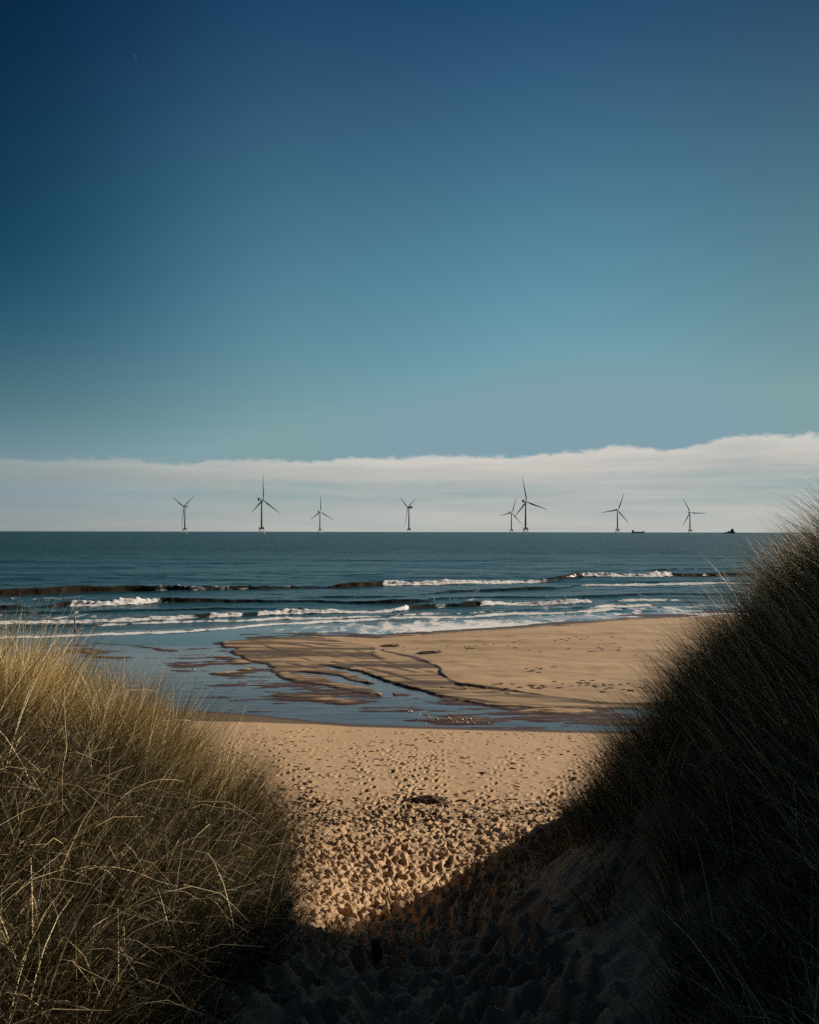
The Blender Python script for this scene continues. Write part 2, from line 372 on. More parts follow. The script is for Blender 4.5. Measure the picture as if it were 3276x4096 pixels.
def build_ground():
    ys = terrain_rows()
    u = np.linspace(-1, 1, 901)
    ou = 1 + np.cumsum(np.geomspace(.004, .9, 34))
    u = np.r_[-ou[::-1], u, ou]
    S = 0.30 + 0.60 * np.maximum(ys, 0) + 1.9 * np.exp(-np.maximum(ys, 0) / 14)
    X = u[None, :] * S[:, None]; Y = np.repeat(ys[:, None], len(u), 1)
    x = X.ravel(); y = Y.ravel()
    z = np.zeros_like(x); wet = np.zeros_like(x); lit = np.zeros_like(x); thatch = np.zeros_like(x)
    near = y < 18.5
    zt = np.zeros_like(x); zt[near] = tps_z(x[near], y[near])
    # ---- beach
    yn = np.interp(x, YN[:, 0], YN[:, 1]); ydry = np.interp(x, YDRY[:, 0], YDRY[:, 1]); ye = np.interp(x, YE[:, 0], YE[:, 1])
    b = y > 14
    xb, yb = x[b], y[b]
    wsb = ws(yb)
    sN = yn[b] - yb
    dn = 0.088 * sN + .02 * fbm(xb * .5, yb * .5, 3) * sstep(0, 3, sN)
    warp = 0.22 * fbm(xb * .8, yb * .8, 21, 4) + .10 * fbm(xb * 3, yb * 3, 25, 3)
    s1 = poly_sdf(xb, yb, D1) + warp
    s3 = poly_sdf(xb, yb, D3) + warp * .25
    s4 = poly_sdf(xb, yb, D4) + warp * .35
    ln3 = .30 + .70 * sstep(-.5, 2.5, xb)
    c2 = line_dist(xb, yb, CH2) + warp * .5
    c1 = line_dist(xb, yb, CH1) + warp * .4
    rise = np.minimum(np.maximum(s1, 0) * .012, .16)
    ln_ = np.clip(.75 + .9 * fbm(xb * .35, yb * .6, 29, 3), .25, 1.2)
    d1 = .07 * sstep(-.10, .22, s1) + rise + 0.085 * ln_ * ln3 * sstep(-.04, .08, s3) + .035 * ln_ * sstep(-.04, .07, s4) - .022
    d1 = d1 + np.where(s1 < 0, np.maximum(s1, -4) * .0045, 0)
    d1 -= .13 * (1 - sstep(.15, .55, c2)) * (s1 > -.5)
    d1 -= .045 * (1 - sstep(.15, .45, c1))
    # braided streaks in the shallow stream bed
    st = fbm(xb * .42 + yb * .10, yb * 1.15 - xb * .06, 41, 5, .6)
    st2 = fbm(xb * .10, yb * .28, 47, 3)
    bed = .062 * st + .03 * st2 + .055 * fbm(xb * .6 + yb * .25, yb * 3.4 - xb * .34, 43, 3) + .014 * (1 - sstep(31, 37, yb))
    for pl, w_, a_ in BARS:
        bed = bed + a_ * np.exp(-((line_dist(xb, yb, ppoly(pl)) + .5 * warp) / w_) ** 2) * (1 + .9 * st)
    d1 = d1 + bed * (1 - sstep(.0, .5, s1)) + .010 * fbm(xb * 1.2, yb * 3.0, 51, 4) * (s1 > 0)
    # seaward edge
    sE = ye[b] - yb
    dE = np.clip(sE * .03, -3.5, .5)
    d = np.where(sE < 6, np.minimum(d1, dE + .01 * fbm(xb * .5, yb * .5, 55)), d1)
    d = np.where((sE < 0), np.minimum(dE, d), d)
    nearb = dn > -.02
    d = np.maximum(d, np.where(sN > -.6, dn, -9))
    zb = wsb + d
    wb = np.zeros_like(xb)
    # wetness: close to the water level, fan of drained wet sand, swash edge
    wb = np.maximum(wb, 1 - sstep(.015, .075, d))
    fan = sstep(-.5, .2, s1) * (1 - sstep(-.02, .05, s3))
    fst = fbm(xb * .10 + yb * .07, yb * 1.05 + xb * .10, 61, 5, .62)
    wb = np.maximum(wb, fan * np.clip(.46 + 1.5 * fst + .9 * fbm(xb * .35 + yb * .2, yb * 3.0 + xb * .25, 65, 4), .10, .74))
    wb = np.maximum(wb, .9 * (1 - sstep(.3, 2.6, sE + .8 * fbm(xb * .3, yb * .3, 63))) * (s1 > -.5))
    scarp_shade = ln3 * np.exp(-((s3 + .02) / .06) ** 2) + .8 * np.exp(-((s4 + .02) / .05) ** 2) + np.exp(-((s1 - .02) / .07) ** 2)  # bank edges darkened through the wet mask, standing in for shade on their faces
    wb = np.maximum(wb, np.clip(scarp_shade * ln_, 0, 1) * (sE > 1.5) * (sN < -1))
    wb = np.maximum(wb, np.clip(.13 + .22 * fbm(xb * .12, yb * .7, 67, 4), .02, .4) * sstep(1.0, -2.0, sN) * (s1 > 0))
    for pl, w_ in RILLS:
        dr = line_dist(xb, yb, ppoly(pl)) + .22 * warp
        g_ = np.exp(-(dr / w_) ** 2) * np.clip(.65 + 1.2 * fbm(xb * .5, yb * .8, 69, 3), 0, 1)
        wb = np.maximum(wb, .9 * g_); d = d - .016 * g_; zb = zb - .016 * g_
    band = sstep(-.05, .25, yb - ydry[b] + .12 * warp) * (sN > -1.5)
    wb = np.maximum(wb, .60 * band)
    wet[b] = wb
    k = sstep(14.5, 18, y)
    z[near] = zt[near]
    zb_full = np.zeros_like(x); zb_full[b] = zb
    z = np.where(b, zt * (1 - k) + zb_full * k, zt)
    # ---- sand relief
    n_ = (y > -6) & (y < 27.5)
    xn, yy = x[n_], y[n_]
    ctr = np.interp(yy, [0, 3, 8, 11, 16, 26], [.1, .1, -.35, -.2, 0, 0])
    hw = np.interp(yy, [0, 5, 8, 10, 12, 17], [.7, .8, 1.1, 1.9, 3.2, 9])
    tram = (1 - sstep(.75, 1.25, np.abs(xn - ctr) / hw)) * (1 - sstep(15.5, 19, yy + 1.2 * fbm(xn * .35, yy * .35, 71)))
    rel = .026 * fbm(xn * 2.2, yy * 3.0, 73, 2) + .034 * fbm(xn * 8.5, yy * 11, 75, 2) + .026 * fbm(xn * 19, yy * 22, 74, 2) - .046 * np.abs(fbm(xn * 9.5, yy * 12, 79, 3))
    rel = rel * tram * (.65 + .75 * vnoise(xn * .8, yy * .9, 85)) * (.72 + .28 * sstep(8, 12, yy))
    rel += (1 - tram) * (.012 * fbm(xn * 4.5, yy * 5.5, 77, 3) * (1 - sstep(22, 27, yy)))
    rel += (1 - tram) * (yy < 12) * (xn > .2) * (.06 * fbm((xn + yy * .8) * 1.1, (yy - xn * .6) * 3.4, 83, 4) + .045 * fbm((xn + yy * .7) * 3.0, (yy - xn * .7) * 8.0, 84, 3))
    zz = z.copy(); zz[n_] += rel
    zz[y < 16] += (.10 * fbm(x[y < 16] * .9, y[y < 16] * .9, 91, 4)) * sstep(.9, 2.2, np.abs(x[y < 16] + .2)) * (1 - sstep(12, 15, y[y < 16]))
    Zg = zz.reshape(X.shape)
    for (fx, fy, ang, ln, wd, dep) in FOOT:
        j0, j1 = np.searchsorted(ys, [fy - .4, fy + .4])
        s = S[(j0 + j1) // 2]
        i0, i1 = np.searchsorted(u, [(fx - .45) / s, (fx + .45) / s])
        if i1 - i0 < 2 or j1 - j0 < 2: continue
        dx = X[j0:j1, i0:i1] - fx; dy = Y[j0:j1, i0:i1] - fy
        a = dx * math.cos(ang) - dy * math.sin(ang); bb = dx * math.sin(ang) + dy * math.cos(ang)
        r = np.sqrt((a / wd) ** 2 + (bb / ln) ** 2)
        Zg[j0:j1, i0:i1] += dep * (-1.0 * np.exp(-(r / .85) ** 4) + .55 * np.exp(-((r - 1.45) / .35) ** 2))
    lit[n_] = np.clip(tram * .8 * sstep(11, 15, yy) + .5 * sstep(14, 17, yy) * (1 - sstep(19, 23, yy)), 0, 1) * sstep(-.25, .25, fbm(xn * .5, yy * .9, 97, 3))
    q = y < 15
    le = np.interp(y[q], LEFT_Y, LEFT_X); re = np.interp(y[q], RIGHT_Y, RIGHT_X)
    wn = .35 * fbm(x[q] * 1.3, y[q] * 1.3, 111, 4)
    thatch[q] = np.maximum(sstep(-.05, .5, le - x[q] + wn), sstep(.0, .7, x[q] - re + wn)) * (1 - sstep(11.8, 13.5, y[q])) * (y[q] > -30)
    R, C = X.shape
    idx = np.arange(R * C).reshape(R, C)
    faces = np.stack([idx[:-1, :-1], idx[:-1, 1:], idx[1:, 1:], idx[1:, :-1]], -1).reshape(-1, 4)
    V = np.c_[x, y, Zg.ravel()]
    o = mesh_np('beach_ground', V, faces, M_SAND, True, {'wet': wet, 'litter': lit, 'thatch': thatch})
    tag(o, kind='structure')
    return ys, u, S, Zg
YS, US, SS, ZG = build_ground()

def gz(x, y):
    """ground height (bilinear)"""
    x = np.atleast_1d(np.asarray(x, float)); y = np.atleast_1d(np.asarray(y, float))
    j = np.clip(np.searchsorted(YS, y) - 1, 0, len(YS) - 2)
    fy = np.clip((y - YS[j]) / (YS[j + 1] - YS[j]), 0, 1)
    s = SS[j] + (SS[j + 1] - SS[j]) * fy
    uu = x / s
    i = np.clip(np.searchsorted(US, uu) - 1, 0, len(US) - 2)
    fx = np.clip((uu - US[i]) / (US[i + 1] - US[i]), 0, 1)
    return (ZG[j, i] * (1 - fx) + ZG[j, i + 1] * fx) * (1 - fy) + (ZG[j + 1, i] * (1 - fx) + ZG[j + 1, i + 1] * fx) * fy

def on_ground(px, py, y0=4, y1=70):
    """first hit of the ray through a photo pixel with the ground"""
    a, b = ray(px, py); yy = np.linspace(y0, y1, 6000); xx = a * yy; zz = CAMZ + b * yy
    g = gz(xx, yy); k = np.argmax(zz < g)
    return Vector((xx[k], yy[k], g[k]))

# ------------------------------------------------------------------ stream sheet
def build_stream():
    ys = np.arange(24, 50.4, .2); xs = np.linspace(-45, 45, 181)
    X, Y = np.meshgrid(xs, ys); Z = ws(Y) + .006 * fbm(X * .8, Y * 2, 5)
    R, C = X.shape; idx = np.arange(R * C).reshape(R, C)
    faces = np.stack([idx[:-1, :-1], idx[:-1, 1:], idx[1:, 1:], idx[1:, :-1]], -1).reshape(-1, 4)
    o = mesh_np('stream', np.c_[X.ravel(), Y.ravel(), Z.ravel()], faces, M_STREAM)
    tag(o, kind='structure')
build_stream()

# ------------------------------------------------------------------ sea with breaking waves
# each crest: (px, py of the foot of the face, height in photo pixels, foam 0..1, front width m)
WAVES = [
 # outer wave, left: long dark unbroken face with a thin crest
 [(-900,2402,22,0),(0,2386,26,0),(333,2373,25,.0),(560,2366,25,.15),(640,2366,22,.45),(808,2365,20,.5),(1046,2359,16,.45),(1200,2355,12,.5),(1330,2351,6,.3),(1420,2349,2,0)],
 [(1260,2354,2,0),(1360,2352,14,0),(1440,2348,17,0),(1521,2344,17,0),(1545,2343,17,1),(1700,2340,15,1),(1880,2336,14,1),(2050,2330,11,1),(2190,2325,7,.7),(2260,2322,2,.2)],
 [(2130,2322,2,0),(2200,2319,8,0),(2270,2316,15,0),(2325,2313,17,0),(2345,2312,19,1),(2500,2309,17,1),(2640,2306,19,1),(2685,2304,19,.9),(2710,2303,14,0),(2850,2300,11,0),(3100,2296,9,0),(4200,2284,6,0)],
 [(2300,2290,2,0),(2600,2284,6,0),(3000,2276,8,0),(4000,2266,5,0)],
 # second wave
 [(-900,2450,10,0),(-100,2445,16,0),(60,2440,14,0),(110,2438,3,0),(180,2434,12,0),(250,2430,20,.1),(290,2428,22,.95),(400,2426,22,1),(520,2422,22,1),(600,2417,20,1),(640,2415,19,.35),(760,2412,17,.1),(900,2410,13,0),(1100,2411,9,0),(1300,2414,9,0),(1420,2415,12,0),(1560,2415,16,0),(1680,2413,14,0),(1740,2412,4,0)],
 [(1680,2380,2,0),(1800,2370,8,.2),(1950,2365,9,.5),(2120,2360,11,.1),(2220,2357,8,.2),(2300,2354,3,.2)],
 [(2290,2347,3,.4),(2380,2345,7,.9),(2600,2341,7,.85),(2800,2337,7,.9),(2950,2333,6,.85),(3400,2325,5,.5),(4000,2315,4,.2)],
 [(1180,2392,2,.3),(1350,2392,7,.1),(1500,2390,6,.2),(1640,2386,2,.2)],
 # third wave
 [(-900,2520,8,.8),(0,2500,10,.85),(300,2494,11,.85),(571,2484,11,.85),(700,2480,12,.9),(760,2477,15,.8),(820,2474,18,.25),(860,2472,18,.95),(960,2468,15,.95),(985,2466,15,.1),(1017,2464,16,.2),(1040,2463,17,1),(1190,2460,16,1),(1280,2456,12,.7),(1426,2451,9,.85),(1560,2445,11,.95),(1625,2440,16,1),(1640,2436,17,.35),(1700,2432,16,.3),(1760,2430,15,.6),(1842,2428,15,.3),(1870,2427,18,.0),(1910,2426,17,.1),(1935,2426,15,.95),(2080,2420,13,1),(2200,2416,14,.6),(2345,2411,15,.95),(2380,2409,4,.3)],
 [(2440,2408,2,.4),(2500,2405,7,.8),(2700,2401,7,.8),(2740,2400,2,.2)],
 [(2380,2432,3,.6),(2440,2428,7,.9),(2590,2422,9,1),(2620,2421,2,.3)],
 [(1650,2404,2,0),(1800,2396,6,.1),(2050,2391,6,.0),(2250,2387,3,0),(2500,2384,6,.1),(2700,2380,6,0),(3000,2376,4,0)],
 [(-900,2470,4,.3),(0,2462,7,.35),(400,2452,6,.2),(700,2440,7,.05),(950,2437,8,0),(1100,2436,3,0)],
 # swash lines
 [(-900,2530,4,.4),(400,2505,5,.55),(600,2497,5,.7),(1094,2481,6,.8),(1330,2475,6,.8),(1640,2461,5,.7),(1900,2450,4,.6),(2100,2444,4,.5),(2400,2430,3,.3)],
 [(-900,2590,4,.75),(124,2555,4,.75),(380,2543,4,.75),(761,2529,5,.85),(913,2516,5,.9),(1274,2492,6,.9),(1500,2477,6,.9),(1880,2468,5,.9),(2166,2456,5,.85),(2451,2440,4,.8),(2700,2432,3,.6),(3200,2420,3,.5)],
]
def build_sea():
    r = [50.0]
    while r[-1] < 140: r.append(r[-1] + .16 + .0012 * (r[-1] - 50))
    while r[-1] < 900: r.append(r[-1] + r[-1] ** 2 / (7 * 817) * .35)
    while r[-1] < 90000: r.append(r[-1] * 1.12)
    ys = np.array(r)
    u = np.linspace(-1, 1, 701); ou = 1 + np.cumsum(np.geomspace(.004, .7, 26)); u = np.r_[-ou[::-1], u, ou]
    S = .6 * ys + 1.0
    X = u[None] * S[:, None]; Y = np.repeat(ys[:, None], len(u), 1)
    x, y = X.ravel(), Y.ravel()
    z = np.zeros_like(x); foam = np.zeros_like(x); silt = np.zeros_like(x)
    nb = y < 700
    xs, yy = x[nb], y[nb]
    zz = np.zeros_like(xs); fo = np.zeros_like(xs); si = np.zeros_like(xs)
    lump0 = fbm(xs * .42, yy * .1, 205, 3); lump = fbm(xs * 1.3, yy * 1.6, 201, 3); lump2 = fbm(xs * 3.4, yy * 3.4, 207, 3); wob = fbm(xs * .16, yy * .02, 203, 3)
    for wv in WAVES:
        P = np.array([[*ground_pt(a, b), h, f] for a, b, h, f in wv])
        H = P[:, 2] * P[:, 1] / F
        m = (xs > P[0, 0]) & (xs < P[-1, 0]) & (np.abs(yy - np.interp(xs, P[:, 0], P[:, 1])) < 14)
        if not m.any(): continue
        xm, ym = xs[m], yy[m]
        yc = np.interp(xm, P[:, 0], P[:, 1]) + .8 * wob[m] + .45 * lump0[m] + .14 * lump[m]
        A = np.interp(xm, P[:, 0], H); f = np.interp(xm, P[:, 0], P[:, 3]); f = np.clip(f * (1 + .22 * lump0[m]), 0, 1); A = A * (1 + .28 * lump0[m])
        s = ym - yc                     # >0 seaward
        fw = .25 + 1.0 * A; bw = .9 + 4.0 * A
        prof = np.where(s < fw, sstep(0, 1, s / fw), np.exp(-((s - fw) / bw) ** 1.5)) * (s > 0)
        fz = f * ((s > -.35 - .5 * A) & (s < fw + .6))
        ragged = A * f * prof * (.42 * lump[m] + .34 * lump2[m])
        zz[m] = np.maximum(zz[m], A * prof * (1 - .12 * f) + ragged)
        toe = np.exp(-((s + .1) / (.3 + .3 * A)) ** 2) * f * A * (.28 + .30 * lump2[m])
        zz[m] = np.maximum(zz[m], toe * (s < .4))
        ff = f * sstep(-.55 - 1.0 * A, -.1, s + .3 * lump[m]) * (1 - sstep(fw * .9, fw + .5 + 1.3 * A, s + .3 * lump2[m]))
        fo[m] = np.maximum(fo[m], np.clip(ff * (.88 + .18 * lump[m] + .10 * (A > .35)), 0, 1))
        # trailing foam wash behind the breaker
        tail = .44 * f * np.exp(-np.maximum(s, 0) / (1.2 + 4 * A)) * (s > 0) + .40 * f * np.exp(-np.maximum(-s, 0) / 1.6) * (s <= 0) * (A > .18)
        fo[m] = np.maximum(fo[m], tail)
        si[m] = np.maximum(si[m], sstep(0.05, .5, A) * (s > -.3) * (s < fw * 1.25) * (1 - .5 * f))
    # loose wash between the breakers, small chop, swell outside
    wash = .50 + .30 * fbm(xs * .05, yy * .12, 211, 3)
    fo = np.maximum(fo, wash * sstep(52, 58, yy) * (1 - sstep(84, 104, yy + xs * .12)) * (.75 + .4 * sstep(-10, 30, xs)) + .10 * (1 - sstep(2, 12, yy - np.interp(xs, YE[:, 0], YE[:, 1]))) * sstep(-14, 0, xs))
    chop = .035 * fbm(xs * .55, yy * 1.3, 221, 4) + .03 * fbm(xs * .12, yy * .7, 223, 3)
    chop += .14 * fbm(xs * .10 + yy * .02, yy * .24, 227, 3) + .05 * fbm(xs * .3, yy * .5, 229, 2)
    zz += chop * sstep(56, 75, yy) * np.minimum(1, 2 - yy / 400).clip(0, 1)
    sw = fbm(xs * .012, yy * .085, 231, 3)
    zz += .42 * sw * sstep(100, 150, yy) * (1 - sstep(500, 700, yy))
    zz += .24 * fbm(xs * .03, yy * .3, 233, 3) * sstep(95, 120, yy) * (1 - sstep(260, 420, yy))
    z[nb] = zz; foam[nb] = fo; silt[nb] = si
    far = sstep(70, 350, y)
    ye = np.interp(x, YE[:, 0], YE[:, 1])
    shallow = (1 - sstep(3.0, 9.0, y - ye + 1.5 * fbm(x * .1, y * .1, 241, 3) - 4 * sstep(-12, -26, x) * 0)) 
    R, C = X.shape; idx = np.arange(R * C).reshape(R, C)
    faces = np.stack([idx[:-1, :-1], idx[:-1, 1:], idx[1:, 1:], idx[1:, :-1]], -1).reshape(-1, 4)
    o = mesh_np('sea', np.c_[x, y, z], faces, M_SEA, True, {'foam': foam, 'silt': silt, 'far': far, 'shallow': shallow})
    tag(o, kind='structure')
build_sea()

# ------------------------------------------------------------------ grass
def blades(base, length, lean_dir, lean, bend, width, col, nseg=5, curl=None):
    """base Nx3, lean_dir Nx2 unit, lean: initial angle from vertical, bend: extra angle along blade. returns verts, faces, colours"""
    N = len(base)
    t = np.linspace(0, 1, nseg + 1)
    pos = np.zeros((N, nseg + 1, 3)); pos[:, 0] = base
    ang0 = lean[:, None] + bend[:, None] * (t[None] ** 1.4)
    for k in range(nseg):
        a = .5 * (ang0[:, k] + ang0[:, k + 1]); ds = length / nseg
        pos[:, k + 1, 0] = pos[:, k, 0] + np.sin(a) * lean_dir[:, 0] * ds
        pos[:, k + 1, 1] = pos[:, k, 1] + np.sin(a) * lean_dir[:, 1] * ds
        pos[:, k + 1, 2] = pos[:, k, 2] + np.cos(a) * ds
    th = RNG.uniform(0, 2 * np.pi, N)
    wdir = np.stack([np.cos(th), np.sin(th), RNG.uniform(-.3, .3, N)], -1)
    wv = wdir[:, None, :] * (width[:, None] * (1 - .85 * t[None] ** 1.3) * .5)[:, :, None]
    V = np.stack([pos - wv, pos + wv], 2).reshape(-1, 3)             # N,(nseg+1),2
    b = np.arange(N)[:, None] * (nseg + 1) * 2 + np.arange(nseg)[None] * 2
    Fq = np.stack([b, b + 1, b + 3, b + 2], -1).reshape(-1, 4)
    c = np.repeat(col[:, None, :], nseg + 1, axis=1)
    Cv = np.repeat(c, 2, axis=1).reshape(-1, 3)
    return V, Fq, Cv

STRAW = np.array([.51, .395, .185]); PALE = np.array([.80, .66, .38]); OLIVE = np.array([.088, .072, .022]); GREEN = np.array([.050, .058, .018]); BROWN = np.array([.13, .075, .030])

def make_grass(name, tufts, seed):
    """tufts: list of (x, y, nblades, length, lean dir angle, lean amount, dryness, spread, tone, droop)"""
    B, L, D, LN, BD, W, C = [], [], [], [], [], [], []
    for (tx, ty, n, ln, da, am, dry, sp, tone, droop) in tufts:
        r = np.abs(RNG.normal(0, sp, n)); a = RNG.uniform(0, 2 * np.pi, n)
        bx = tx + r * np.cos(a); by = ty + r * np.sin(a)
        own = np.stack([np.cos(a), np.sin(a)], -1); wind = np.array([math.cos(da), math.sin(da)])
        k = RNG.uniform(.3, 1.0, n)[:, None]
        d = own * (1 - am) * k + wind[None] * am + RNG.normal(0, .28, (n, 2)); d /= np.linalg.norm(d, axis=1)[:, None] + 1e-6
        B.append(np.c_[bx, by, gz(bx, by) - .02]); D.append(d)
        hero = RNG.random(n) < .13                              # old broad leaves, dry and pale
        L.append(ln * RNG.uniform(.45, 1.12, n) * np.where(hero, 1.12, 1))
        stiff = RNG.random(n) ** 1.3
        LN.append(np.abs(RNG.normal(.10, .16, n)) + r * 2.2 + am * RNG.uniform(.05, .5, n))
        BD.append(.10 + droop * (.25 + 1.25 * stiff) + am * RNG.uniform(.0, .7, n))
        W.append(np.where(hero, RNG.uniform(.0058, .0088, n), RNG.uniform(.0026, .0046, n)))
        q = RNG.random(n)[:, None]; j = RNG.uniform(.35, 1.05, n)[:, None] * tone
        c = np.where(q < dry, STRAW * j, np.where(q < dry + (1 - dry) * .5, OLIVE * j, np.where(q < dry + (1 - dry) * .74, GREEN * j, BROWN * j * .8)))
        hb = RNG.random(n)[:, None] < (.35 + .6 * dry)
        C.append(np.where(hero[:, None], np.where(hb, PALE * RNG.uniform(.7, 1.1, n)[:, None], c), c))
    V, Fq, Cv = blades(np.concatenate(B), np.concatenate(L), np.concatenate(D), np.concatenate(LN), np.concatenate(BD), np.concatenate(W), np.concatenate(C))
    o = mesh_np(name, V, Fq, M_GRASS, True, {'col': Cv})
    return o, len(np.concatenate(L))

def f1(x, y, seed, o=3): return float(fbm(np.array([x]), np.array([y]), seed, o)[0])
def s1(a, b, v): t = min(1, max(0, (v - a) / (b - a))); return t * t * (3 - 2 * t)

def left_tufts():
    T = []; n = 0
    while n < 2000:
        y = random.uniform(1.5, 11.8); x = -random.uniform(.55, 8)
        edge = np.interp(y, LEFT_Y, LEFT_X) + .28 * f1(x * 1.5, y * 1.5, 303)
        if x > edge or x < -.62 * y - 1.6: continue
        dens = .65 * f1(x * 1.2, y * 1.2, 301) + .6 * f1(x * 2.6, y * 2.6, 305, 2)
        if dens < -.05 and random.random() < (.86 if y > 5 else .6): continue
        top = s1(5.6, 6.5, y) * s1(-1.55, -2.0, x) * (.6 + .4 * s1(-.4, .0, f1(x * .8, y * .8, 309)))
        rim = s1(-1.1, -.2, x - edge) * s1(5.5, 7, y)
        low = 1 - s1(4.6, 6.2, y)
        dry = .09 + .74 * top + .25 * max(0, dens) + .20 * low * random.random()
        am = .42 - .26 * top + .18 * rim
        da = random.gauss(-.45 * low + .15 + 1.0 * f1(x * .6, y * .6, 311), .55)
        ln = random.uniform(.45, .92) * (1 + .20 * top + .25 * rim) * (1 - .25 * s1(-1.5, -.9, x) * (y < 6))
        tone = math.exp(random.gauss(0, .38)) * (.70 + .75 * top) * (1 - .22 * low)  # sun and shade put into tuft colour: lighter on top, darker low down
        droop = .35 * top + (1 - top) * (.75 + .65 * low)
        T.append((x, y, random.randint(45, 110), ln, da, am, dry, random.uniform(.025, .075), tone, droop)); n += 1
    for _ in range(260):                                       # long thin leaves reaching out over the sand
        y = random.uniform(5.2, 11); x = np.interp(y, LEFT_Y, LEFT_X) - abs(random.gauss(0, .45))
        T.append((x, y, random.randint(7, 16), random.uniform(.75, 1.1), random.gauss(.15, .5), .55, .12, .05, .55, .55))
    for _ in range(190):                                       # short dark tufts along the foot
        y = random.uniform(2.4, 7.0); x = np.interp(y, LEFT_Y, LEFT_X) - random.uniform(-.05, .7)
        T.append((x, y, random.randint(35, 75), random.uniform(.35, .6), random.gauss(-.2, .6), .4, .08, .06, .6, 1.1))
    for _ in range(90):                                        # sparse strands at the foot of the dune
        y = random.uniform(6, 12); x = np.interp(y, LEFT_Y, LEFT_X) + random.uniform(0, .5)
        T.append((x, y, random.randint(5, 16), random.uniform(.2, .45), random.gauss(.1, .6), .5, .3, .05, .9, .8))
    return T

def right_tufts():
    T = []; n = 0
    while n < 2200:
        y = random.uniform(1.4, 13.2); x = random.uniform(.5, 8.5)
        edge = np.interp(y, RIGHT_Y, RIGHT_X) + .30 * f1(x * 1.4, y * 1.4, 333)
        if x < edge or x > .62 * y + 1.8: continue
        dens = f1(x * 1.0, y * 1.0, 331)
        foot = s1(7.4, 8.2, y) * (1 - s1(10.2, 11, y)) * (1 - s1(1.7, 2.7, x))
        if random.random() < .72 * foot: continue
        lim = .05 if (x < 2.0 and y < 8) else -.06
        if dens < lim and random.random() < .85: continue
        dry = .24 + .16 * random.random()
        da = random.gauss(math.pi - .25 + .8 * f1(x * .5, y * .5, 337), .45)      # swept to the left
        ridge = s1(7.0, 9.5, y)
        sm = (1 - .45 * (1 - s1(1.2, 2.4, x))) * (1 + .30 * ridge * s1(1.6, 2.6, x)) * (1 - .45 * foot)
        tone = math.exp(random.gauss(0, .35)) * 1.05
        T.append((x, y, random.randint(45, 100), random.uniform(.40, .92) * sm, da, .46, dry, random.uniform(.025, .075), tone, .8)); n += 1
    for _ in range(300):
        y = random.uniform(6.5, 12.5); x = np.interp(y, RIGHT_Y, RIGHT_X) + .3 + abs(random.gauss(0, .9))
        if 7.4 < y < 10.3 and x < 2.3: continue
        T.append((x, y, random.randint(6, 13), random.uniform(.6, .95), random.gauss(math.pi - .1, .6), .42, .2, .05, .7, .6))
    for _ in range(170):
        y = random.uniform(7.4, 12.5); x = np.interp(y, RIGHT_Y, RIGHT_X) - random.uniform(-.3, .55)
        T.append((x, y, random.randint(8, 24), random.uniform(.12, .28), random.gauss(math.pi, .6), .35, .4, .06, 1.1, .8))
    return T

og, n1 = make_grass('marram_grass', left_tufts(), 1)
tag(og, 'pale straw and olive marram grass covering the left dune', 'grass', kind='stuff')
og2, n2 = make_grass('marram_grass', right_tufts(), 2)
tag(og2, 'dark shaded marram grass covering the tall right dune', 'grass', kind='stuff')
print('blades', n1, n2)

# ------------------------------------------------------------------ weed scraps strewn on the sand (stuff)
def scraps():
    V, Fq = [], []
    n = 0
    def add(x, y, w, l, h, ang):
        nonlocal n
        z = float(gz(x, y)[0])
        k = 7
        ring = []
        for i in range(k):
            a = 2 * math.pi * i / k; r = random.uniform(.55, 1.1)
            dx, dy = r * l * math.cos(a), r * w * math.sin(a)
            xx = x + dx * math.cos(ang) - dy * math.sin(ang); yy = y + dx * math.sin(ang) + dy * math.cos(ang)
            ring.append((xx, yy, z - .01))
        top = [(x + (p[0] - x) * .55 + random.gauss(0, .1) * w, y + (p[1] - y) * .55, z + h * random.uniform(.5, 1.2)) for p in ring]
        b = len(V)
        V.extend(ring); V.extend(top); V.append((x, y, z + h))
        for i in range(k):
            j = (i + 1) % k
            Fq.append((b + i, b + j, b + k + j)); Fq.append((b + i, b + k + j, b + k + i)); Fq.append((b + k + i, b + k + j, b + 2 * k))
    for _ in range(6500):
        y = 16.0 + 11.2 * random.random() ** 1.6; x = (random.random() - .5) * 1.15 * y
        cl = float(fbm(np.array([x * .25]), np.array([y * .8]), 401, 3)[0])
        if random.random() > .22 + .9 * max(0, cl) + .6 * max(0, (20 - y) / 4): continue
        s = random.choice([.4, .5, .7, .7, 1, 1.0, 1.5])
        add(x, y, .014 * s, .032 * s * random.uniform(1.0, 4.0), .012 * s + .006, random.gauss(0, .2))
    # drift lines on the far beach; first clusters stand in for footprints
    for (px, py, sp, m) in [(2050,2745,260,26),(2300,2735,250,24),(2150,2680,60,8),(2500,2760,120,12),(1950,2590,300,18),(2300,2560,260,14),(1560,2600,120,8),(2450,2600,200,10)]:
        for _ in range(m):
            a, b2 = px + random.gauss(0, sp * .6), py + random.gauss(0, 8)
            if a > 2750: continue
            p = on_ground(a, b2, 28, 66)
            add(p.x, p.y, .05, random.uniform(.08, .25), .03, random.gauss(0, .15))
    o = mesh_np('seaweed_scraps', np.array(V), np.array(Fq), M_WEED, True)
    tag(o, 'small dark scraps of dried weed strewn over the sand', 'seaweed', kind='stuff')
scraps()

